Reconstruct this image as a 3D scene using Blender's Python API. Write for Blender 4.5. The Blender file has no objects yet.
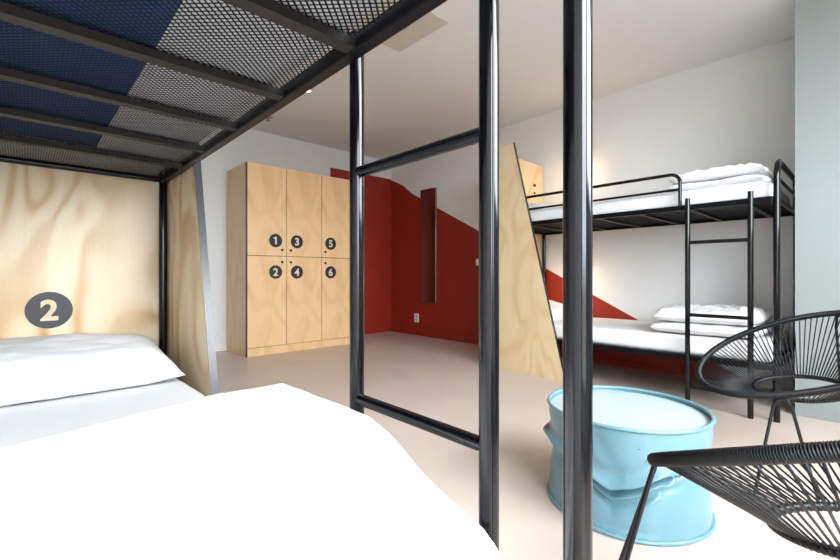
import bpy, bmesh, math, random
from mathutils import Vector, noise
random.seed(4)
C = bpy.context.scene.collection
PI = math.pi

# ------------------------------------------------------------------ camera, daylight, exposure
cam = bpy.data.cameras.new('camera'); co = bpy.data.objects.new('camera', cam); C.objects.link(co)
cam.sensor_width = 36; cam.lens = 425/840*36; cam.shift_y = -4.5/840; cam.clip_start = .02
co.location = (0, 0, .855); co.rotation_euler = (PI/2, 0, -math.radians(42.9))
bpy.context.scene.camera = co
vs = bpy.context.scene.view_settings
bpy.context.scene.display_settings.display_device = 'sRGB'
vs.view_transform = 'Standard'; vs.look = 'None'; vs.gamma = 1; vs.use_curve_mapping = False
vs.exposure = 1.22
w = bpy.data.worlds.new('daylight'); bpy.context.scene.world = w; w.use_nodes = True
bg = w.node_tree.nodes['Background']; bg.inputs[1].default_value = 17.0
wn = w.node_tree.nodes; wl = w.node_tree.links      # overcast sky over darker ground
wt = wn.new('ShaderNodeTexCoord'); wsep = wn.new('ShaderNodeSeparateXYZ'); wm = wn.new('ShaderNodeMapRange'); wr = wn.new('ShaderNodeValToRGB')
wm.inputs['From Min'].default_value = -1; wm.inputs['From Max'].default_value = 1
e = wr.color_ramp.elements; e[0].position = .48; e[0].color = (.13, .125, .115, 1); e[1].position = .53; e[1].color = (.50, .55, .60, 1)
k = e.new(.85); k.color = (.93, .97, 1, 1)
wl.new(wt.outputs['Generated'], wsep.inputs[0]); wl.new(wsep.outputs['Z'], wm.inputs['Value']); wl.new(wm.outputs[0], wr.inputs[0]); wl.new(wr.outputs[0], bg.inputs[0])
WIN = [(-.40, .62, .30, 2.54), (.74, 2.75, 1.25, 2.54)]; YF = -1.25     # window openings in the wall behind the camera
for a, b, z0, z1 in WIN:
    l = bpy.data.lights.new('window_portal', 'AREA'); l.shape = 'RECTANGLE'; l.size = b-a; l.size_y = z1-z0
    l.cycles.is_portal = True
    o = bpy.data.objects.new('window_portal', l); C.objects.link(o)
    o.location = ((a+b)/2, YF-.12, (z0+z1)/2); o.rotation_euler = (PI/2, 0, 0)

# ------------------------------------------------------------------ materials
def mat(name, col, rough=.5, metal=0, coat=0, bump=None, spec=.5, emit=None):
    m = bpy.data.materials.new(name); m.use_nodes = True
    n = m.node_tree.nodes; p = n['Principled BSDF']
    p.inputs['Base Color'].default_value = (*col, 1); p.inputs['Roughness'].default_value = rough
    p.inputs['Metallic'].default_value = metal; p.inputs['Coat Weight'].default_value = coat
    p.inputs['Specular IOR Level'].default_value = spec
    if emit: p.inputs['Emission Color'].default_value = (*emit[0], 1); p.inputs['Emission Strength'].default_value = emit[1]
    if bump:
        tc = n.new('ShaderNodeTexCoord'); nz = n.new('ShaderNodeTexNoise'); b = n.new('ShaderNodeBump')
        nz.inputs['Scale'].default_value = bump[0]; nz.inputs['Detail'].default_value = 4; b.inputs['Strength'].default_value = bump[1]
        b.inputs['Distance'].default_value = .01
        L = m.node_tree.links; L.new(tc.outputs['Object'], nz.inputs['Vector']); L.new(nz.outputs['Fac'], b.inputs['Height']); L.new(b.outputs[0], p.inputs['Normal'])
    return m
def mottled(name, c1, c2, scale, rough=.5, stretch=(1, 1, 1), dist=0, bump=0, detail=4, coat=0, lohi=(.3, .7)):
    m = mat(name, c1, rough, coat=coat); n = m.node_tree.nodes; L = m.node_tree.links; p = n['Principled BSDF']
    tc = n.new('ShaderNodeTexCoord'); mp = n.new('ShaderNodeMapping'); nz = n.new('ShaderNodeTexNoise'); cr = n.new('ShaderNodeValToRGB')
    mp.inputs['Scale'].default_value = stretch; nz.inputs['Scale'].default_value = scale; nz.inputs['Detail'].default_value = detail
    nz.inputs['Distortion'].default_value = dist
    e = cr.color_ramp.elements; e[0].position = lohi[0]; e[1].position = lohi[1]; e[0].color = (*c1, 1); e[1].color = (*c2, 1)
    L.new(tc.outputs['Object'], mp.inputs[0]); L.new(mp.outputs[0], nz.inputs['Vector']); L.new(nz.outputs['Fac'], cr.inputs[0]); L.new(cr.outputs[0], p.inputs['Base Color'])
    if bump:
        b = n.new('ShaderNodeBump'); b.inputs['Strength'].default_value = bump; b.inputs['Distance'].default_value = .005
        L.new(nz.outputs['Fac'], b.inputs['Height']); L.new(b.outputs[0], p.inputs['Normal'])
    return m
def plywood(name, light, mid, dark, sc=1.0):
    """rotary cut plywood: broad cathedral figure plus fine vertical grain"""
    m = mat(name, light, .38); n = m.node_tree.nodes; L = m.node_tree.links; p = n['Principled BSDF']
    tc = n.new('ShaderNodeTexCoord'); mp = n.new('ShaderNodeMapping'); mp.inputs['Scale'].default_value = (3.0*sc, 3.0*sc, 1.1*sc)
    nz = n.new('ShaderNodeTexNoise'); nz.inputs['Scale'].default_value = .95; nz.inputs['Detail'].default_value = 1.5; nz.inputs['Distortion'].default_value = .5
    mul = n.new('ShaderNodeMath'); mul.operation = 'MULTIPLY'; mul.inputs[1].default_value = 42
    sn = n.new('ShaderNodeMath'); sn.operation = 'SINE'
    mr = n.new('ShaderNodeMapRange'); mr.inputs['From Min'].default_value = -1; mr.inputs['From Max'].default_value = 1
    cr = n.new('ShaderNodeValToRGB'); e = cr.color_ramp.elements
    e[0].position = 0; e[0].color = (*light, 1); e[1].position = 1; e[1].color = (*dark, 1); k = e.new(.55); k.color = (*mid, 1)
    mp2 = n.new('ShaderNodeMapping'); mp2.inputs['Scale'].default_value = (60, 60, 2.5)
    n2 = n.new('ShaderNodeTexNoise'); n2.inputs['Scale'].default_value = 1.6; n2.inputs['Detail'].default_value = 3
    n3 = n.new('ShaderNodeTexNoise'); n3.inputs['Scale'].default_value = 2.3; n3.inputs['Detail'].default_value = 2
    mx = n.new('ShaderNodeMixRGB'); mx.blend_type = 'MULTIPLY'; mx.inputs[0].default_value = .12
    mz = n.new('ShaderNodeMixRGB'); mz.blend_type = 'MIX'; mz.inputs[2].default_value = (*light, 1)
    L.new(tc.outputs['Object'], mp.inputs[0]); L.new(mp.outputs[0], nz.inputs['Vector']); L.new(nz.outputs['Fac'], mul.inputs[0]); L.new(mul.outputs[0], sn.inputs[0])
    L.new(sn.outputs[0], mr.inputs['Value']); L.new(mr.outputs[0], cr.inputs[0])
    L.new(tc.outputs['Object'], n3.inputs['Vector']); mq = n.new('ShaderNodeMapRange'); mq.inputs['From Min'].default_value = .35; mq.inputs['From Max'].default_value = .75; L.new(n3.outputs['Fac'], mq.inputs['Value']); L.new(mq.outputs[0], mz.inputs[0]); L.new(cr.outputs[0], mz.inputs[1])
    L.new(tc.outputs['Object'], mp2.inputs[0]); L.new(mp2.outputs[0], n2.inputs['Vector'])
    L.new(mz.outputs[0], mx.inputs[1]); L.new(n2.outputs['Fac'], mx.inputs[2]); L.new(mx.outputs[0], p.inputs['Base Color'])
    return m
M = dict(
    wall=mat('white_plaster', (.74, .755, .75), .8, bump=(60, .04)),
    ceil=mat('ceiling_paint', (.77, .785, .79), .8),
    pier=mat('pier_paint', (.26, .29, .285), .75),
    red=mottled('red_wall_paint', (.27, .016, .004), (.30, .019, .005), 3, .55),
    floor=mottled('cast_floor', (.535, .45, .395), (.595, .505, .45), 2.2, .38, detail=6, bump=.02),
    steel=mottled('black_enamel_steel', (.0018, .0022, .0032), (.0022, .0026, .004), 20, .12),
    rail=mat('matt_black_steel', (.0018, .0022, .0035), .35, spec=.18),
    slat=mottled('brown_black_steel', (.005, .0038, .0028), (.008, .006, .0042), 12, .55),
    wire=mat('dark_wire', (.004, .0045, .007), .6, spec=.2),
    ply=plywood('birch_plywood', (.72, .57, .36), (.69, .53, .31), (.63, .44, .23)),
    lock=plywood('locker_plywood', (.86, .57, .31), (.84, .545, .285), (.75, .46, .22), .8),
    head=plywood('pine_faced_plywood', (.80, .66, .46), (.74, .55, .33), (.56, .32, .13), 1.15),
    edge=mat('black_edge_laminate', (.016, .018, .024), .30),
    badge=mat('charcoal_print', (.011, .010, .010), .5),
    bedbadge=mat('grey_print', (.030, .032, .037), .5),
    digit=mat('pale_print', (.72, .62, .48), .5),
    sheet=mat('white_cotton', (.74, .745, .76), .85, bump=(9, .18)),
    duvet=mat('white_duvet', (.82, .825, .835), .9, bump=(6, .12)),
    blue=mottled('navy_mattress_cloth', (.008, .055, .19), (.011, .068, .23), 40, .8),
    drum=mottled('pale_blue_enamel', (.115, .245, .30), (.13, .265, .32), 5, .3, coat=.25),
    lid=mottled('window_sheen_enamel', (.36, .44, .46), (.39, .47, .49), 4, .3, coat=.3),  # drum blue lightened on the lid to carry the window's reflection
    rust=mat('chipped_edge', (.10, .09, .08), .6),
    cord=mat('black_plastic_cord', (.004, .0045, .006), .42, spec=.3),
    rod=mat('black_rod', (.003, .0035, .005), .4, spec=.35),
    mirror=mat('mirror_glass', (.35, .30, .30), .04, metal=1),
    alu=mat('brushed_metal', (.35, .33, .31), .35, metal=1),
    plastic=mat('white_plastic', (.80, .79, .76), .4),
    vent=mat('cream_vent', (.60, .555, .47), .6),
    ventd=mat('grey_disc', (.42, .39, .36), .6),
    glow=mat('lamp_glow', (1, .85, .6), .5, emit=((1, .72, .42), 5)),
    dglow=mat('downlight_glow', (1, .9, .7), .5, emit=((1, .85, .6), 14)),
    frame=mat('window_frame_paint', (.08, .09, .10), .4),
)

M['steel'].node_tree.nodes['Principled BSDF'].inputs['Specular IOR Level'].default_value = .38
# ------------------------------------------------------------------ mesh helpers
class MB:
    def __init__(s): s.v = []; s.f = []; s.sm = []
    def add(s, vs, fs, smooth=False):
        n = len(s.v); s.v += [tuple(v) for v in vs]; s.f += [tuple(i+n for i in f) for f in fs]; s.sm += [smooth]*len(fs); return s
    def box(s, x0, x1, y0, y1, z0, z1):
        vs = [(x, y, z) for x in (x0, x1) for y in (y0, y1) for z in (z0, z1)]
        return s.add(vs, [(0, 1, 3, 2), (4, 6, 7, 5), (0, 4, 5, 1), (2, 3, 7, 6), (0, 2, 6, 4), (1, 5, 7, 3)])
    def prism(s, pts, d):
        """closed outline pts (3D, coplanar) extruded by vector d"""
        n = len(pts); d = Vector(d); vs = [Vector(p) for p in pts] + [Vector(p)+d for p in pts]
        return s.add(vs, [tuple(range(n))[::-1], tuple(range(n, 2*n))] + [(i, (i+1) % n, n+(i+1) % n, n+i) for i in range(n)])
    def tube(s, pts, r, seg=12, closed=False, rf=None):
        pts = [Vector(p) for p in pts]; n = len(pts); vs = []; fs = []
        def tan(i):
            if closed: return (pts[(i+1) % n]-pts[i-1]).normalized()
            return (pts[min(i+1, n-1)]-pts[max(i-1, 0)]).normalized()
        t0 = tan(0); up = Vector((0, 0, 1)) if abs(t0.z) < .9 else Vector((1, 0, 0)); nn = (up-t0*up.dot(t0)).normalized()
        for i in range(n):
            t = tan(i); nn = (nn-t*nn.dot(t)).normalized(); b = t.cross(nn); rr = rf(i) if rf else r
            vs += [pts[i]+(nn*math.cos(a)+b*math.sin(a))*rr for a in [2*PI*k/seg for k in range(seg)]]
        for i in range(n if closed else n-1):
            j = (i+1) % n
            for k in range(seg): fs.append((i*seg+k, i*seg+(k+1) % seg, j*seg+(k+1) % seg, j*seg+k))
        s.add(vs, fs, True)
        if not closed: s.add(vs[:seg], [tuple(range(seg))[::-1]]); s.add(vs[-seg:], [tuple(range(seg))])
        return s
    def lathe(s, prof, seg=32, c=(0, 0, 0), smooth=True):
        vs = [(c[0]+r*math.cos(2*PI*k/seg), c[1]+r*math.sin(2*PI*k/seg), c[2]+z) for r, z in prof for k in range(seg)]
        fs = [(i*seg+k, i*seg+(k+1) % seg, (i+1)*seg+(k+1) % seg, (i+1)*seg+k) for i in range(len(prof)-1) for k in range(seg)]
        s.add(vs, fs, smooth)
        m = len(prof)-1
        s.add([vs[k] for k in range(seg)], [tuple(range(seg))[::-1]]); s.add([vs[m*seg+k] for k in range(seg)], [tuple(range(seg))])
        return s
    def grid(s, nu, nv, fn, smooth=True, wrapu=False):
        vs = [fn(i/(nu if wrapu else nu-1), j/(nv-1)) for i in range(nu) for j in range(nv)]
        fs = [(i*nv+j, ((i+1) % nu)*nv+j, ((i+1) % nu)*nv+j+1, i*nv+j+1) for i in range(nu if wrapu else nu-1) for j in range(nv-1)]
        return s.add(vs, fs, smooth)
def obj(name, mb, m, parent=None, bevel=0, origin=None, label=None):
    me = bpy.data.meshes.new(name)
    org = Vector(origin) if origin else Vector((0, 0, 0))
    me.from_pydata([Vector(v)-org for v in mb.v], [], mb.f); me.update()
    me.polygons.foreach_set('use_smooth', mb.sm)
    b = bmesh.new(); b.from_mesh(me); bmesh.ops.remove_doubles(b, verts=b.verts, dist=1e-6); bmesh.ops.recalc_face_normals(b, faces=b.faces)
    for e in b.edges:
        if len(e.link_faces) != 2 or not all(f.smooth for f in e.link_faces): e.smooth = False
        elif e.calc_face_angle(0) > .9: e.smooth = False
    b.to_mesh(me); b.free()
    me.materials.append(m)
    o = bpy.data.objects.new(name, me); C.objects.link(o); o.location = org
    if bevel:
        md = o.modifiers.new('bevel', 'BEVEL'); md.width = bevel; md.segments = 2; md.limit_method = 'ANGLE'
    if parent: o.parent = parent
    if label: o['label'] = label
    return o
def tag(o, label, cat, group=None):
    o['label'] = label; o['category'] = cat
    if group: o['group'] = group
    return o
def thing(name, label, cat, loc, group=None, rz=0):
    o = bpy.data.objects.new(name, None); C.objects.link(o); o.location = loc; o.rotation_euler = (0, 0, rz); o.empty_display_size = .1
    return tag(o, label, cat, group)
def struct(name, mb, m, parent=None, **k):
    o = obj(name, mb, m, parent, **k); o['kind'] = 'structure'; return o
def relink(o, parent):   # parts are modelled in world coordinates: keep them in place under their thing
    o.parent = parent; o.location = Vector(o.location)-Vector(parent.location); return o
def arc(c, u, v, r, a0, a1, n=8):
    c = Vector(c); u = Vector(u); v = Vector(v)
    return [c+u*r*math.cos(a0+(a1-a0)*i/n)+v*r*math.sin(a0+(a1-a0)*i/n) for i in range(n+1)]
def text_mesh(name, s, size, m, parent, loc, bold=.004, thick=.0008):
    cu = bpy.data.curves.new(name, 'FONT'); cu.body = s; cu.size = size; cu.align_x = 'CENTER'; cu.align_y = 'CENTER'; cu.offset = bold; cu.extrude = thick
    tmp = bpy.data.objects.new(name, cu); C.objects.link(tmp); bpy.context.view_layer.update()
    me = bpy.data.meshes.new_from_object(tmp.evaluated_get(bpy.context.evaluated_depsgraph_get()))
    C.objects.unlink(tmp); bpy.data.objects.remove(tmp)
    # centre glyph on its own bounds and stand it up facing -Y
    xs = [v.co.x for v in me.vertices]; ys = [v.co.y for v in me.vertices]
    cx, cy = (min(xs)+max(xs))/2, (min(ys)+max(ys))/2
    for v in me.vertices: x, y, z = v.co; v.co = (x-cx, -z, y-cy)
    me.materials.clear(); me.materials.append(m)
    o = bpy.data.objects.new(name, me); C.objects.link(o); o.location = loc; relink2(o, parent); return o
def world_of(p):
    v = Vector((0, 0, 0))
    while p: v += Vector(p.location); p = p.parent
    return v
def relink2(o, parent):
    o.location = Vector(o.location)-world_of(parent); o.parent = parent; return o
def part(name, mb, m, parent, origin=None, bevel=0, label=None):
    o = obj(name, mb, m, None, bevel, origin, label); return relink2(o, parent)

# ------------------------------------------------------------------ room
XW, YB, XL, H = 4.12, 5.08, -.58, 2.60
struct('floor', MB().box(XL-.1, XW+.1, YF-.1, YB+.1, -.1, 0), M['floor'])
struct('ceiling', MB().box(XL-.1, XW+.1, YF-.1, YB+.1, H, H+.1), M['ceil'])
struct('wall_left', MB().box(XL-.1, XL, YF-.1, YB+.1, 0, H), M['wall'])
struct('wall_back', MB().box(XL, XW, YB, YB+.1, 0, H), M['wall'])
struct('wall_right', MB().box(XW, XW+.1, YF-.1, YB+.1, 0, H), M['wall'])
fw = MB(); x = XL
for a, b, z0, z1 in WIN: fw.box(x, a, YF-.14, YF, 0, H); x = b
fw.box(x, XW, YF-.14, YF, 0, H)
for a, b, z0, z1 in WIN: fw.box(a, b, YF-.14, YF, 0, z0).box(a, b, YF-.14, YF, z1, H)
struct('wall_front', fw, M['wall'])
for i, (a, b, z0, z1) in enumerate(WIN):
    f = MB(); t = .05
    for q in ((a, a+t, z0, z1), (b-t, b, z0, z1), (a, b, z0, z0+t), (a, b, z1-t, z1), ((a+b)/2-t/2, (a+b)/2+t/2, z0, z1)):
        f.box(q[0], q[1], YF-.09, YF-.04, q[2], q[3])
    struct('window_%d' % (i+1), f, M['frame'])
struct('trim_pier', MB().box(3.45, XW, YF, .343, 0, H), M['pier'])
# baseboards
struct('baseboard_back', MB().box(XL, 1.69, YB-.012, YB, 0, .07), M['plastic'])
struct('baseboard_right', MB().box(XW-.012, XW, .63, YB-.012, 0, .06), M['red'])
# red paint: a band on the back wall running into one long diagonal on the right wall (2 mm coat)
struct('wall_red_back', MB().box(3.05, XW, YB-.002, YB, 0, 2.33), M['red'])
def zd(y): return 1.421+.514*(y-3.389)
pts = [(XW, YB, 0), (XW, YB, 2.31), (XW, 4.95, 2.262), (XW, 4.80, 2.19)]+[(XW, y, zd(y)) for y in (4.6, 3.9, 2.0)]+[(XW, .66, .02), (XW, .63, 0)]
struct('wall_red_right', MB().prism(pts, (-.002, 0, 0)), M['red'])

# ceiling fittings
v = thing('ceiling_vent', 'square cream ceiling vent with round grey disc, just past the upper bed rail', 'vent', (1.87, 2.27, H))
part('vent_plate', MB().box(1.61, 2.135, 2.008, 2.53, H-.008, H), M['vent'], v, (1.87, 2.27, H))
part('vent_disc', MB().lathe([(.10, -.018), (.10, -.008)], 28, (1.86, 2.25, H)), M['ventd'], v, (1.86, 2.25, H-.008))
v = thing('ceiling_spotlight', 'tiny lit round downlight in the ceiling in front of the lockers', 'ceiling light', (1.94, 3.65, H))
part('trim_ring', MB().lathe([(.045, -.006), (.045, 0)], 20, (1.94, 3.65, H)), M['plastic'], v, (1.94, 3.65, H))
part('lens', MB().lathe([(.030, -.009), (.030, -.006)], 16, (1.94, 3.65, H)), M['dglow'], v, (1.94, 3.65, H-.006))
o = obj('sprinkler_head', MB().lathe([(.05, -.004), (.05, 0)], 16, (1.96, 4.57, H)).lathe([(.012, -.035), (.012, -.004)], 10, (1.96, 4.57, H)).lathe([(.028, -.04), (.028, -.035)], 12, (1.96, 4.57, H)), M['alu'], origin=(1.96, 4.57, H))
tag(o, 'small round grey sprinkler head on the ceiling above the lockers', 'sprinkler')

# right wall fittings
mr_ = thing('wall_mirror', 'tall narrow mirror hung on the red wall, reflecting dark red', 'mirror', (XW, 4.245, 1.27))
part('mirror_glass', MB().box(XW-.028, XW-.022, 4.095, 4.395, .48, 2.055), M['mirror'], mr_, (XW-.025, 4.245, 1.27))
part('frame', MB().box(XW-.022, XW-.002, 4.09, 4.40, .474, 2.06), M['alu'], mr_, (XW-.01, 4.245, 1.27))
q = thing('wall_socket', 'white double power socket low on the red wall below the mirror', 'socket', (XW, 4.50, .25))
part('plate', MB().box(XW-.012, XW-.002, 4.455, 4.545, .185, .31), M['plastic'], q, (XW-.005, 4.5, .25), bevel=.003)
for z in (.22, .275): part('outlet', MB().lathe([(.018, 0), (.018, .001)], 14), M['ventd'], q, (0, 0, 0)).matrix_basis = __import__('mathutils').Matrix.Translation(Vector((-.0125, 0, z-.25))) @ __import__('mathutils').Matrix.Rotation(PI/2, 4, 'Y')
q = thing('light_switch', 'white light switch on the red wall between mirror and tall plywood panel', 'switch', (XW, 3.36, 1.02))
part('plate', MB().box(XW-.012, XW-.002, 3.32, 3.40, .98, 1.06), M['plastic'], q, (XW-.005, 3.36, 1.02), bevel=.003)
part('rocker', MB().box(XW-.016, XW-.012, 3.34, 3.38, .998, 1.042), M['plastic'], q, (XW-.014, 3.36, 1.02))
def reading_lamp(z, label):
    y = 2.05
    t = thing('reading_lamp', label, 'lamp', (XW, y, z), 'reading lamps of the far bunk')
    part('wall_plate', MB().box(XW-.015, XW, y-.03, y+.03, z-.04, z+.04), M['steel'], t, (XW, y, z))
    part('arm', MB().tube([(XW-.01, y, z), (XW-.05, y, z+.01), (XW-.07, y, z+.03)], .006, 8), M['steel'], t, (XW, y, z))
    part('lamp_shade', MB().lathe([(.030, -.05), (.026, -.01), (.02, .02), (.008, .028)], 16, (XW-.075, y, z+.02)), M['steel'], t, (XW-.075, y, z+.02))
    part('bulb', MB().lathe([(.006, -.056), (.018, -.053), (.018, -.050)], 12, (XW-.075, y, z+.02)), M['glow'], t, (XW-.075, y, z+.02))
    l = bpy.data.lights.new('reading_light', 'POINT'); l.energy = 1.6; l.color = (1, .62, .32); l.shadow_soft_size = .02
    p = bpy.data.objects.new('reading_light', l); C.objects.link(p); p.location = (XW-.085, y, z-.07)
reading_lamp(1.93, 'black reading lamp on the wall over the far upper bunk')
reading_lamp(.86, 'black reading lamp on the wall over the far lower bunk')

# ------------------------------------------------------------------ lockers
LX0, LX1, LY, LZ = 1.69, 3.01, 4.48, 2.045
lk = thing('locker_cabinet', 'tall plywood locker cabinet with six numbered doors against the back wall', 'cabinet', ((LX0+LX1)/2, (LY+YB)/2, 0))
part('body', MB().box(LX0, LX1, LY+.02, YB-.014, 0, LZ), M['lock'], lk, (2.35, 4.78, 0))
part('plinth', MB().box(LX0+.012, LX1, LY+.006, LY+.02, 0, .085), M['lock'], lk, (2.35, 4.49, 0))
part('edge_band', MB().box(LX0, LX0+.011, LY-.002, LY+.02, 0, LZ), M['edge'], lk, (LX0, LY, 0), label='black cut edge of the cabinet side')
part('divider_shadow', MB().box(LX0+.011, LX1, LY+.012, LY+.0195, .085, LZ-.01), M['edge'], lk, (2.35, LY+.01, 0), label='dark sheet standing in for shade in the gaps between doors')  # black sheet over the plywood body paints shade into the door gaps
cols = [(LX0+.012, 2.131), (2.137, 2.570), (2.576, LX1)]
nums = [(('1', 2.008), ('2', 2.008)), (('3', 2.258), ('4', 2.258)), (('5', 2.695), ('6', 2.695))]
knx = [2.082, 2.183, 2.622]
for (a, b), nn, kx in zip(cols, nums, knx):
    for (s, nx), (z0, z1), nz, kz in zip(nn, ((1.070, LZ), (.090, 1.064)), (1.237, .893), (1.136, 1.003)):
        d = part('door', MB().box(a, b, LY, LY+.012, z0, z1), M['lock'], lk, ((a+b)/2, LY, (z0+z1)/2), bevel=.0015)
        disc = MB(); disc.prism([(nx+.074*math.cos(t), LY, nz+.074*math.sin(t)) for t in [2*PI*i/40 for i in range(40)]], (0, -.0015, 0))
        part('number_badge', disc, M['badge'], d, (nx, LY, nz))
        if s == '1':      # a slab with a flag, like the printed figure
            g = MB(); P1 = [(-.007, -.042), (.012, -.042), (.012, .042), (-.004, .042), (-.024, .030), (-.024, .014), (-.007, .022)]
            g.prism([(nx+x_, LY-.0030, nz+z_) for x_, z_ in P1], (0, .0014, 0)); part('number', g, M['digit'], d, (nx, LY, nz))
        else: text_mesh('number', s, .115, M['digit'], d, (nx, LY-.0022, nz), .003)
        kb = MB(); kb.prism([(kx+.014*math.cos(t), LY, kz+.014*math.sin(t)) for t in [2*PI*i/16 for i in range(16)]], (0, -.012, 0))
        part('knob', kb, M['badge'], d, (kx, LY, kz), bevel=.003)

# ------------------------------------------------------------------ bunk beds
def soft(t): t = max(0, min(1, t)); return t*t*(3-2*t)
def fbm(x, y, z=0): return noise.fractal(Vector((x, y, z)), 1.0, 2.0, 4)
def pillow(name, m, cx, cy, cz, lx, ly, h, tilt=0, seed=0, label=None, cat='pillow', rz=0, group=None, wr=.010, flat=.45):
    mb = MB(); n = 48
    def f(sgn):
        def g(u, v):
            a = 2*u-1; b = 2*v-1
            x = lx*a*(1-.05*(1-b*b)-.02); y = ly*b*(1-.06*(1-a*a))
            e = max(0, (1-abs(a)**2.6))*max(0, (1-abs(b)**2.6))
            z = sgn*h*e**.42 if sgn > 0 else sgn*h*flat*e**.5
            k = min(1, e*4)
            z += k*wr*(fbm(a*2.2+seed, b*2.2, sgn)+.6*abs(fbm(a*5+seed, b*3+a*2, 3)))
            ct, st = math.cos(tilt), math.sin(tilt); y, z = y*ct-z*st, y*st+z*ct
            cr, sr = math.cos(rz), math.sin(rz); x, y = x*cr-y*sr, x*sr+y*cr
            return (cx+x, cy+y, cz+z)
        return g
    mb.grid(n, n, f(1)); mb.grid(n, n, f(-1))
    o = obj(name, mb, m, origin=(cx, cy, cz-h*flat)); tag(o, label, cat, group); return o
def rbox(x0, x1, y0, y1, z0, z1, r=.03, amp=.003, seed=0):
    """soft sided block (mattress)"""
    mb = MB(); cx, cy, cz = (x0+x1)/2, (y0+y1)/2, (z0+z1)/2; hx, hy, hz = (x1-x0)/2, (y1-y0)/2, (z1-z0)/2
    def pr(p):
        q = Vector((max(-hx+r, min(hx-r, p.x)), max(-hy+r, min(hy-r, p.y)), max(-hz+r, min(hz-r, p.z))))
        d = (p-q)
        if d.length > 1e-9: p = q+d.normalized()*r
        p = p*1.0; nz_ = amp*fbm(p.x*3+seed, p.y*3, p.z*3); dd = d.normalized() if d.length > 1e-9 else Vector((0, 0, 0))
        return Vector((cx, cy, cz))+p+dd*nz_
    def lin(t, h): # denser near the rounded ends
        a = 2*t-1; return h*(a*.35+.65*math.copysign(1-(1-abs(a))**2, a)) if abs(a) <= 1 else a*h
    N = 24
    for ax in range(3):
        for s in (-1, 1):
            def fn(u, v, ax=ax, s=s):
                h = (hx, hy, hz); o_ = [k for k in range(3) if k != ax]; p = [0, 0, 0]; p[ax] = s*h[ax]; p[o_[0]] = lin(u, h[o_[0]]); p[o_[1]] = lin(v, h[o_[1]])
                return pr(Vector(p))
            mb.grid(N, N, fn)
    return mb

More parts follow.
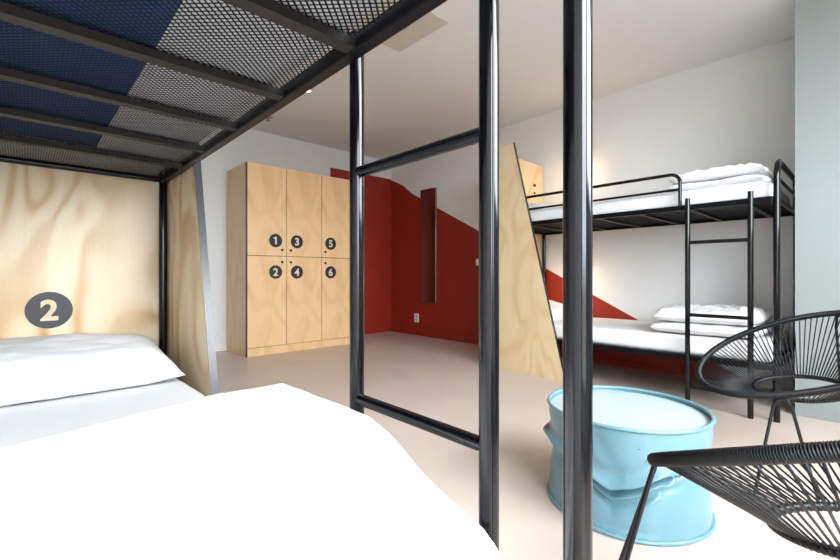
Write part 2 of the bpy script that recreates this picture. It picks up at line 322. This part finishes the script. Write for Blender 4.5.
RZ0, RZ1 = 1.288, 1.322      # upper side rail
def bunk(xf, s, y0, y1, W, label, mesh_detail, ladder_y, hy):
    """xf: x of the open front posts, s: direction from the front towards the wall side"""
    xb = xf+s*W; R = .0166
    t = thing('bunk_bed', label, 'bunk bed', ((xf+xb)/2, (y0+y1)/2, 0), 'black steel bunk beds')
    P = lambda n, mb, m=M['steel'], o=None, par=t, **k: part(n, mb, m, par, o, **k)
    for y in (y0, y1):      # end frames: an inverted U with rounded shoulders
        top = 1.535; r = .10
        path = [(xf, y, 0), (xf, y, .5), (xf, y, 1.0), (xf, y, top-r)] + [tuple(p) for p in arc((xf+s*r, y, top-r), (-s, 0, 0), (0, 0, 1), r, 0, PI/2)]
        path += [tuple(p) for p in arc((xb-s*r, y, top-r), (0, 0, 1), (s, 0, 0), r, 0, PI/2)] + [(xb, y, 1.0), (xb, y, .5), (xb, y, 0)]
        e = P('end_frame', MB().tube(path, R, 16), o=(xf, y, 0))
        for z in (.31, 1.305): P('end_rail', MB().tube([(xf, y, z), (xb, y, z)], .014, 10), o=(xf, y, z), par=e)
        P('cross_bar', MB().tube([(xf, y, 1.43), (xb, y, 1.43)], .010, 10), o=(xf, y, 1.43), par=e)
    for x in (xf, xb):
        for z0, z1 in ((RZ0, RZ1), (.295, .33)): P('side_rail', MB().box(x-.014, x+.014, y0+R, y1-R, z0, z1), M['rail'], o=(x, y0, z0), bevel=.004)
    a, b = sorted((xf, xb))
    for z, top in ((.300, 0), (1.290, 1)):
        n = 6
        ys = [hy+i*.3075 for i in range(n)]
        for y in ys:
            P('slat', MB().box(a+.014, b-.014, y-.015, y+.015, z, z+.018), M['slat'], o=(xf, y, z))
    # woven wire deck
    mb = MB(); z = 1.311; pitch = mesh_detail; wd = .0019*pitch/.011
    xa, xb2, ya, yb = a+.016, b-.016, y0+.02, y1-.02
    def strips(sl):
        c = (ya-xb2) if sl > 0 else (ya+xa); cmax = (yb-xa) if sl > 0 else (yb+xb2)
        while c < cmax:
            # y = sl*x + c
            pts = []
            x_lo = xa; x_hi = xb2
            if sl > 0: x_lo = max(x_lo, ya-c); x_hi = min(x_hi, yb-c)
            else: x_lo = max(x_lo, c-yb); x_hi = min(x_hi, c-ya)
            if x_hi-x_lo > .005:
                dz = .001 if sl > 0 else -.001
                A = Vector((x_lo, sl*x_lo+c, z+dz)); B = Vector((x_hi, sl*x_hi+c, z+dz)); nrm = Vector((sl, -1, 0)).normalized()*wd
                up = Vector((0, 0, wd*.35))
                mb.add([A+nrm, A+up, A-nrm, A-up, B+nrm, B+up, B-nrm, B-up], [(0, 1, 5, 4), (1, 2, 6, 5), (2, 3, 7, 6), (3, 0, 4, 7)])
            c += pitch*1.414
    strips(1); strips(-1)
    P('wire_mesh', mb, M['wire'], o=(a, y0, z))
    P('wire_mesh', MB().box(a+.014, b-.014, y0+.02, y1-.02, .3185, .3225), M['wire'], o=(a, y0, .32))
    # guard rail on the open side
    gx = xf; g0 = y0+.50; g1 = y1-R
    path = [(gx, g0, 1.315), (gx, g0, 1.45)] + [tuple(p) for p in arc((gx, g0+.06, 1.478), (0, -1, 0), (0, 0, 1), .06, 0, PI/2)] + [(gx, g1, 1.538)]
    g = P('guard_rail', MB().tube(path, .0115, 12), o=(gx, g0, 1.32))
    P('lower_bar', MB().tube([(gx, g0, 1.432), (gx, g1, 1.432)], .009, 10), o=(gx, g0, 1.43), par=g)
    # ladder hooked outside the rail
    lx = xf-s*.033
    for y in ladder_y:
        P('ladder_post', MB().tube([(lx, y, 0), (lx, y, .7), (lx, y, 1.36)], .0153, 16), o=(lx, y, 0))
        P('clamp', MB().tube([(lx, y, 1.315), (xf, y, 1.315)], .008, 8), o=(lx, y, 1.31))
    for z in (.13, .598, 1.07): 
        P('rung', MB().tube([(lx, ladder_y[0], z), (lx, ladder_y[1], z)], .0115, 12), o=(lx, ladder_y[0], z))
        for y in ladder_y: pass
    return t
def divider(xf, s, W, yh, zt, label, m):
    """plywood screen: panel behind the head of the bed and a raked side panel"""
    xi = xf-s*.020; xo = xf-s*.047; xend = xf+s*(W+.008)
    t = thing('plywood_screen', label, 'bed screen', (xf, yh, 0), 'plywood screens of the bunk beds')
    a, b = sorted((xo, xend))
    hp = part('head_panel', MB().box(a, b, yh, yh+.027, 0, zt), m, t, ((a+b)/2, yh, 0))
    y_b, sl = yh-.76, .243
    y_t = y_b+sl*zt
    sp = part('side_panel', MB().prism([(min(xi, xo), yh-.0005, 0), (min(xi, xo), yh-.0005, zt), (min(xi, xo), y_t, zt), (min(xi, xo), y_b, 0)], (abs(xo-xi), 0, 0)), m, t, (xi, yh, 0))
    nv = Vector((0, -1, sl)).normalized()*.0025
    part('edge_band', MB().prism([(min(xi, xo), y_b, 0), (min(xi, xo), y_t, zt), Vector((min(xi, xo), y_t, zt))+nv, Vector((min(xi, xo), y_b, 0))+nv], (abs(xo-xi), 0, 0)), M['edge'], sp, (xi, y_b, 0), label='black raked edge')
    return t, hp

NX, FX = .476, 3.215; W = .88
NB = bunk(NX, -1, .24, 2.29, W, 'black steel bunk bed seen from inside its lower berth, nearest the camera', .0105, (.396, .742), .385)
FB = bunk(FX, 1, .40, 2.44, W-.005, 'black steel bunk bed with ladder against the far right wall', .016, (.517, .847), .545)
t, hp = divider(NX, -1, W, 2.312, 2.03, 'plywood screen marked with number 2 behind the white pillow', M['head'])
bx, bz, by = .073, .713, 2.312
part('number_badge', MB().prism([(bx+.075*math.cos(q), by, bz+.075*math.sin(q)) for q in [2*PI*i/48 for i in range(48)]], (0, -.0012, 0)), M['bedbadge'], hp, (bx, by, bz))
text_mesh('number', '2', .115, M['head'], hp, (bx, by-.002, bz), .0035)
t, hp = divider(FX, 1, W, 2.465, 2.035, 'plain plywood screen with black raked edge at the far bunk bed', M['ply'])
part('black_button', MB().prism([(3.935+.016*math.cos(q), 2.465, 1.805+.016*math.sin(q)) for q in [2*PI*i/16 for i in range(16)]], (0, -.012, 0)), M['badge'], hp, (3.935, 2.465, 1.8))
part('black_button', MB().prism([(3.935+.011*math.cos(q), 2.465, 1.725+.011*math.sin(q)) for q in [2*PI*i/16 for i in range(16)]], (0, -.010, 0)), M['badge'], hp, (3.935, 2.465, 1.72))

# --- mattresses
def mattress(x0, x1, y0, y1, z0, z1, m, label, seed=0):
    o = obj('mattress', rbox(x0, x1, y0, y1, z0, z1, .03, .004, seed), m, origin=((x0+x1)/2, (y0+y1)/2, z0)); tag(o, label, 'mattress'); return o
mattress(-.385, .452, .275, 2.27, .324, .455, M['sheet'], 'white sheeted mattress of the near lower bunk under the big duvet', 1)
um = mattress(-.375, .445, .29, 2.262, 1.3205, 1.44, M['blue'], 'navy blue mattress seen from below through the wire mesh overhead', 2)
# fitted sheet of the overhead mattress: wraps the sides and tucks under its edges
def tuck(u, v):
    path = [(.190, 1.3148), (.30, 1.3146), (.42, 1.3146), (.447, 1.322), (.4525, 1.34), (.4525, 1.42), (.42, 1.4475), (.1, 1.4475), (-.2, 1.4475)]
    k = u*(len(path)-1); i = min(int(k), len(path)-2); f = k-i
    x = path[i][0]*(1-f)+path[i+1][0]*f; z = path[i][1]*(1-f)+path[i+1][1]*f; y = .285+1.985*v
    if i < 1: x += .004*math.sin(y*2.3)*(1-f)
    return (x, y, z)
relink2(obj('sheet_edge', MB().grid(41, 80, tuck), M['sheet'], label='white sheet wrapped around the mattress side and tucked under'), um)
relink2(obj('sheet_edge', MB().grid(30, 6, lambda u, v: (-.37+.565*u, 1.905+.36*v, 1.3148)), M['sheet'], label='white sheet tucked under the head end'), um)
mattress(FX+.03, 4.065, .43, 2.42, 1.3165, 1.43, M['sheet'], 'white sheeted mattress on the far upper bunk', 3)
mattress(FX+.03, 4.065, .43, 2.42, .324, .45, M['sheet'], 'white sheeted mattress on the far lower bunk', 4)

# --- near bedding
pillow('pillow', M['sheet'],   .035, 2.00, .520, .41, .262, .098, .13, 3, 'white pillow on the near lower bunk below the number 2 badge', flat=.6, wr=.008)
prof = [(.28, .51), (.33, .520), (.371, .531), (.42, .545), (.476, .566), (.53, .594), (.596, .614), (.728, .620), (.83, .620), (.916, .614), (1.0, .578), (1.1, .530), (1.27, .505), (1.4, .50)]
def P_(y):
    for (a, za), (b, zb) in zip(prof, prof[1:]):
        if y <= b: return za+(zb-za)*max(0, (y-a)/(b-a))
    return prof[-1][1]
def duv(u, v):
    x = -.40+.864*u
    ye = 1.165+.46*x+.015*math.sin(x*22)
    y = .325+(ye-.325)*v
    zb = .462
    rx = min(1, (.4645-x)/.04, (x+.4005)/.05); ry = min(1, (ye-y)/.035+.0, (y-.3245)/.035)
    e = math.sqrt(max(0, 1-(1-max(0, rx))**2))*math.sqrt(max(0, 1-(1-max(0, ry))**2))
    top = P_(y)+.008*fbm(x*3, y*3, 1)-.03*soft((.35-x)/.5)
    top = min(top, .632)
    z = zb+(top-zb)*e
    return (x, y, z)
mb = MB(); mb.grid(90, 110, duv)
def duvb(u, v):
    x, y, z = duv(u, v); return (x, y, .4585)
mb.grid(90, 110, duvb)
# overhang on the ladder side
d = obj('duvet', mb, M['duvet'], origin=(.04, .75, .46)); tag(d, 'big white duvet bunched over the near lower bunk', 'duvet')

# --- far bedding
def folded(cx, cy, z0, lx, ly, n, th, label, seed):
    mb = MB()
    for k in range(n):
        zc = z0+th*(k+.5); ox = .015*math.sin(seed+k*2.1); N = 40
        def f(sgn, k=k, zc=zc, ox=ox):
            def g(u, v):
                a = 2*u-1; b = 2*v-1; e = max(0, 1-abs(a)**4)*max(0, 1-abs(b)**5)
                top = (k == n-1 and sgn > 0)
                hh = th*.55*(1.35 if top else 1)*e**.35
                w_ = min(1, e*3)*(.024 if top else .010)*(fbm(a*2+seed, b*2, k)+.8*abs(fbm(a*3.5+k, b*5+seed)))
                return (cx+ox+lx*a*(1-.04*k)+.012*fbm(b*2, seed+k), cy+ly*b*(1-.03*k)+.02*fbm(a*2, seed-k), zc+sgn*hh+w_*(1 if sgn > 0 else .3))
            return g
        mb.grid(N, N, f(1)); mb.grid(N, N, f(-1))
    o = obj('folded_duvet', mb, M['duvet'], origin=(cx, cy, z0)); tag(o, label, 'duvet', 'folded duvets on the far bunk'); return o
folded(3.66, .74, 1.432, .37, .27, 2, .062, 'folded white duvet at the ladder end of the far upper bunk', 1.3)
folded(3.64, .80, .452, .37, .30, 2, .075, 'folded white duvet at the ladder end of the far lower bunk', 4.4)
pillow('pillow', M['sheet'], 3.66, 2.20, 1.462, .36, .20, .07, .1, 9, 'white pillow at the screen end of the far upper bunk', group='pillows on the far bunk')
pillow('pillow', M['sheet'], 3.66, 2.17, .50, .37, .22, .10, .22, 12, 'white pillow at the screen end of the far lower bunk', group='pillows on the far bunk')

# ------------------------------------------------------------------ crushed drum table
DX, DY, DR, DH = 1.676, .655, .277, .358
dt = thing('drum_table', 'crushed pale blue steel drum used as a low table on the floor', 'drum table', (DX, DY, 0))
TH0 = math.atan2(-DY, -DX)
FOLD = [(-3.15, .20), (-2.3, .235), (-1.45, .240), (-.95, .215), (-.47, .188), (-.17, .152), (.05, .170), (.46, .222), (.85, .240), (1.5, .215), (2.3, .185), (3.15, .20)]
def lerp(tab, a):
    for (p, q), (u, v) in zip(tab, tab[1:]):
        if a <= u: t = (a-p)/(u-p); t = t*t*(3-2*t)*.5+t*.5; return q+(v-q)*t
    return tab[-1][1]
def seg_d(a, z, A, B):
    px, pz, qx, qz = A[0]*DR, A[1], B[0]*DR, B[1]; x = a*DR; dx, dz = qx-px, qz-pz
    t = max(0, min(1, ((x-px)*dx+(z-pz)*dz)/(dx*dx+dz*dz))); return math.hypot(x-px-t*dx, z-pz-t*dz), t
def drum_r(th, z):
    a = (th-TH0+PI) % (2*PI)-PI              # 0 faces the room side of the bed, growing anticlockwise
    zc = lerp(FOLD, a); d = z-zc; r = DR
    D = .058+.018*math.cos(2*a+.5)
    if d > 0: r += .009*math.exp(-(d/.016)**2)-.006*math.exp(-((d-.045)/.022)**2)
    else:
        step = soft(-d/.014); r += .009*(1-step)-D*step*math.exp(d/.062)
        m = math.exp(-((a+.15)/.75)**2)
        r += .024*m*math.exp(-((d+.040)/.011)**2)-.012*m*math.exp(-((d+.062)/.012)**2)
    q, t = seg_d(a, z, (.60, .205), (.14, .085)); r += .010*math.exp(-(q/.010)**2)*(1-t*.6)
    q, t = seg_d(a, z, (-.95, .17), (-.45, .07)); r += .010*math.exp(-(q/.012)**2)
    q, t = seg_d(a, z, (-.35, .33), (-.10, .20)); r -= .004*math.exp(-(q/.025)**2)
    al = a+1.42; r += .014*math.exp(-(al/.2)**2)*math.exp(-((z-.238)/.014)**2)
    k = soft(min(z/.03, (DH-z)/.05))
    return DR+(r-DR)*k
NT = 300
mb = MB()
mb.grid(NT, 130, lambda u, v: (DX+drum_r(2*PI*u, DH*v)*math.cos(2*PI*u), DY+drum_r(2*PI*u, DH*v)*math.sin(2*PI*u), .004+(DH-.004)*v), wrapu=True)
part('shell', mb, M['drum'], dt, (DX, DY, 0))
part('lid', MB().lathe([(DR-.004, DH-.02), (DR-.004, DH-.013), (DR-.03, DH-.012), (.02, DH-.010), (.001, DH-.010)], 96, (DX, DY, 0)), M['lid'], dt, (DX, DY, DH), label='lid set below the rim, coloured paler for the window sheen')
ring = lambda z, r, rr: MB().tube([(DX+r*math.cos(2*PI*i/120), DY+r*math.sin(2*PI*i/120), z) for i in range(120)], rr, 10, closed=True)
part('rim', ring(DH, DR+.001, .0065), M['drum'], dt, (DX, DY, DH))
part('rim', ring(.0075, DR+.002, .0070), M['drum'], dt, (DX, DY, 0))
for (a_, z_) in ((.15, .30), (.33, .28), (.22, .265)):
    th = TH0+a_; r_ = drum_r(th, z_)
    part('rust_spot', MB().lathe([(.0001, -.0012), (.0032, -.0008), (.0032, .0008), (.0001, .0012)], 8, (DX+r_*math.cos(th), DY+r_*math.sin(th), z_)), M['rust'], dt, (DX, DY, z_), label='tiny dark chip in the blue paint')

# ------------------------------------------------------------------ cord chairs
def cord_chair(x, y, a, label, lq, fa, fb):
    t = thing('cord_chair', label, 'chair', (x, y, 0), 'black cord lounge chairs', rz=-a)
    Lf, Lb, Wd, k, z0, g = .345, .362, .378, .08, .530, .46
    def rim(q):
        v = (Lf if math.cos(q) > 0 else Lb)*math.cos(q); u = Wd*math.sin(q)*(1-k*math.cos(q)); return Vector((u, v, z0-g*v))
    def rg(q): v = -.015+.145*math.cos(q); return Vector((.165*math.sin(q), v, .378-.2*(v+.015)))
    def L(n, mb, m, o=(0, 0, 0), par=t, label=None):
        ob = obj(n, mb, m, None, 0, o, label); ob.parent = par
        return ob
    N = 4200
    L('rim', MB().tube([rim(2*PI*i/N) for i in range(N)], .0135, 10, closed=True, rf=lambda i: .0134+.0007*math.cos(2*PI*i*600/N)), M['cord'], label='rim wound with black cord')
    N = 400
    L('seat_ring', MB().tube([rg(2*PI*i/N) for i in range(N)], .010, 8, closed=True, rf=lambda i: .0095+.001*math.cos(2*PI*i*100/N)), M['cord'])
    mb = MB(); N = 108
    for i in range(N):
        q = 2*PI*(i+.5)/N; A = rim(q); B = rg(q); out = Vector((0, 0, -.012))
        mb.tube([A, B], .0025, 6)
    L('cord_web', mb, M['cord'], label='black cords strung from rim to seat ring')
    # three hairpin legs of bent rod
    for q, f1, f2 in ((-lq, (-fa[0], fa[1]), (-fb[0], fb[1])), (2.75, (.20, -.40), (.08, -.38)), (-2.5, (-.36, -.14), (-.18, -.40))):
        A = rim(q)+Vector((0, 0, -.016)); tg = (rim(q+.05)-rim(q-.05)).normalized()*.022
        if True:
            s1, s2 = (A-tg, A+tg) if (A-tg-Vector((*f1, .5))).length < (A+tg-Vector((*f1, .5))).length else (A+tg, A-tg)
        else: s1, s2 = (A-tg, A+tg) if (A-tg).x < 0 else (A+tg, A-tg)
        F1, F2 = Vector((*f1, .006)), Vector((*f2, .006))
        pts = [F1, F1.lerp(s1, .5), F1.lerp(s1, .93), s1.lerp(s2, .15)+Vector((0, 0, -.002)), s1.lerp(s2, .5)+Vector((0, 0, .004)), s1.lerp(s2, .85)+Vector((0, 0, -.002)), F2.lerp(s2, .93), F2.lerp(s2, .5), F2]
        L('leg', MB().tube(pts, .0055, 10), M['rod'])
    return t
cord_chair(2.40, .235, -.80, 'black cord lounge chair standing in front of the far bunk bed and white pier', .74, (.265, .384), (.263, .135))
cord_chair(1.165, .01, .627, 'black cord lounge chair nearest the camera, beside the crushed blue drum', .95, (.385, .249), (.305, .367))
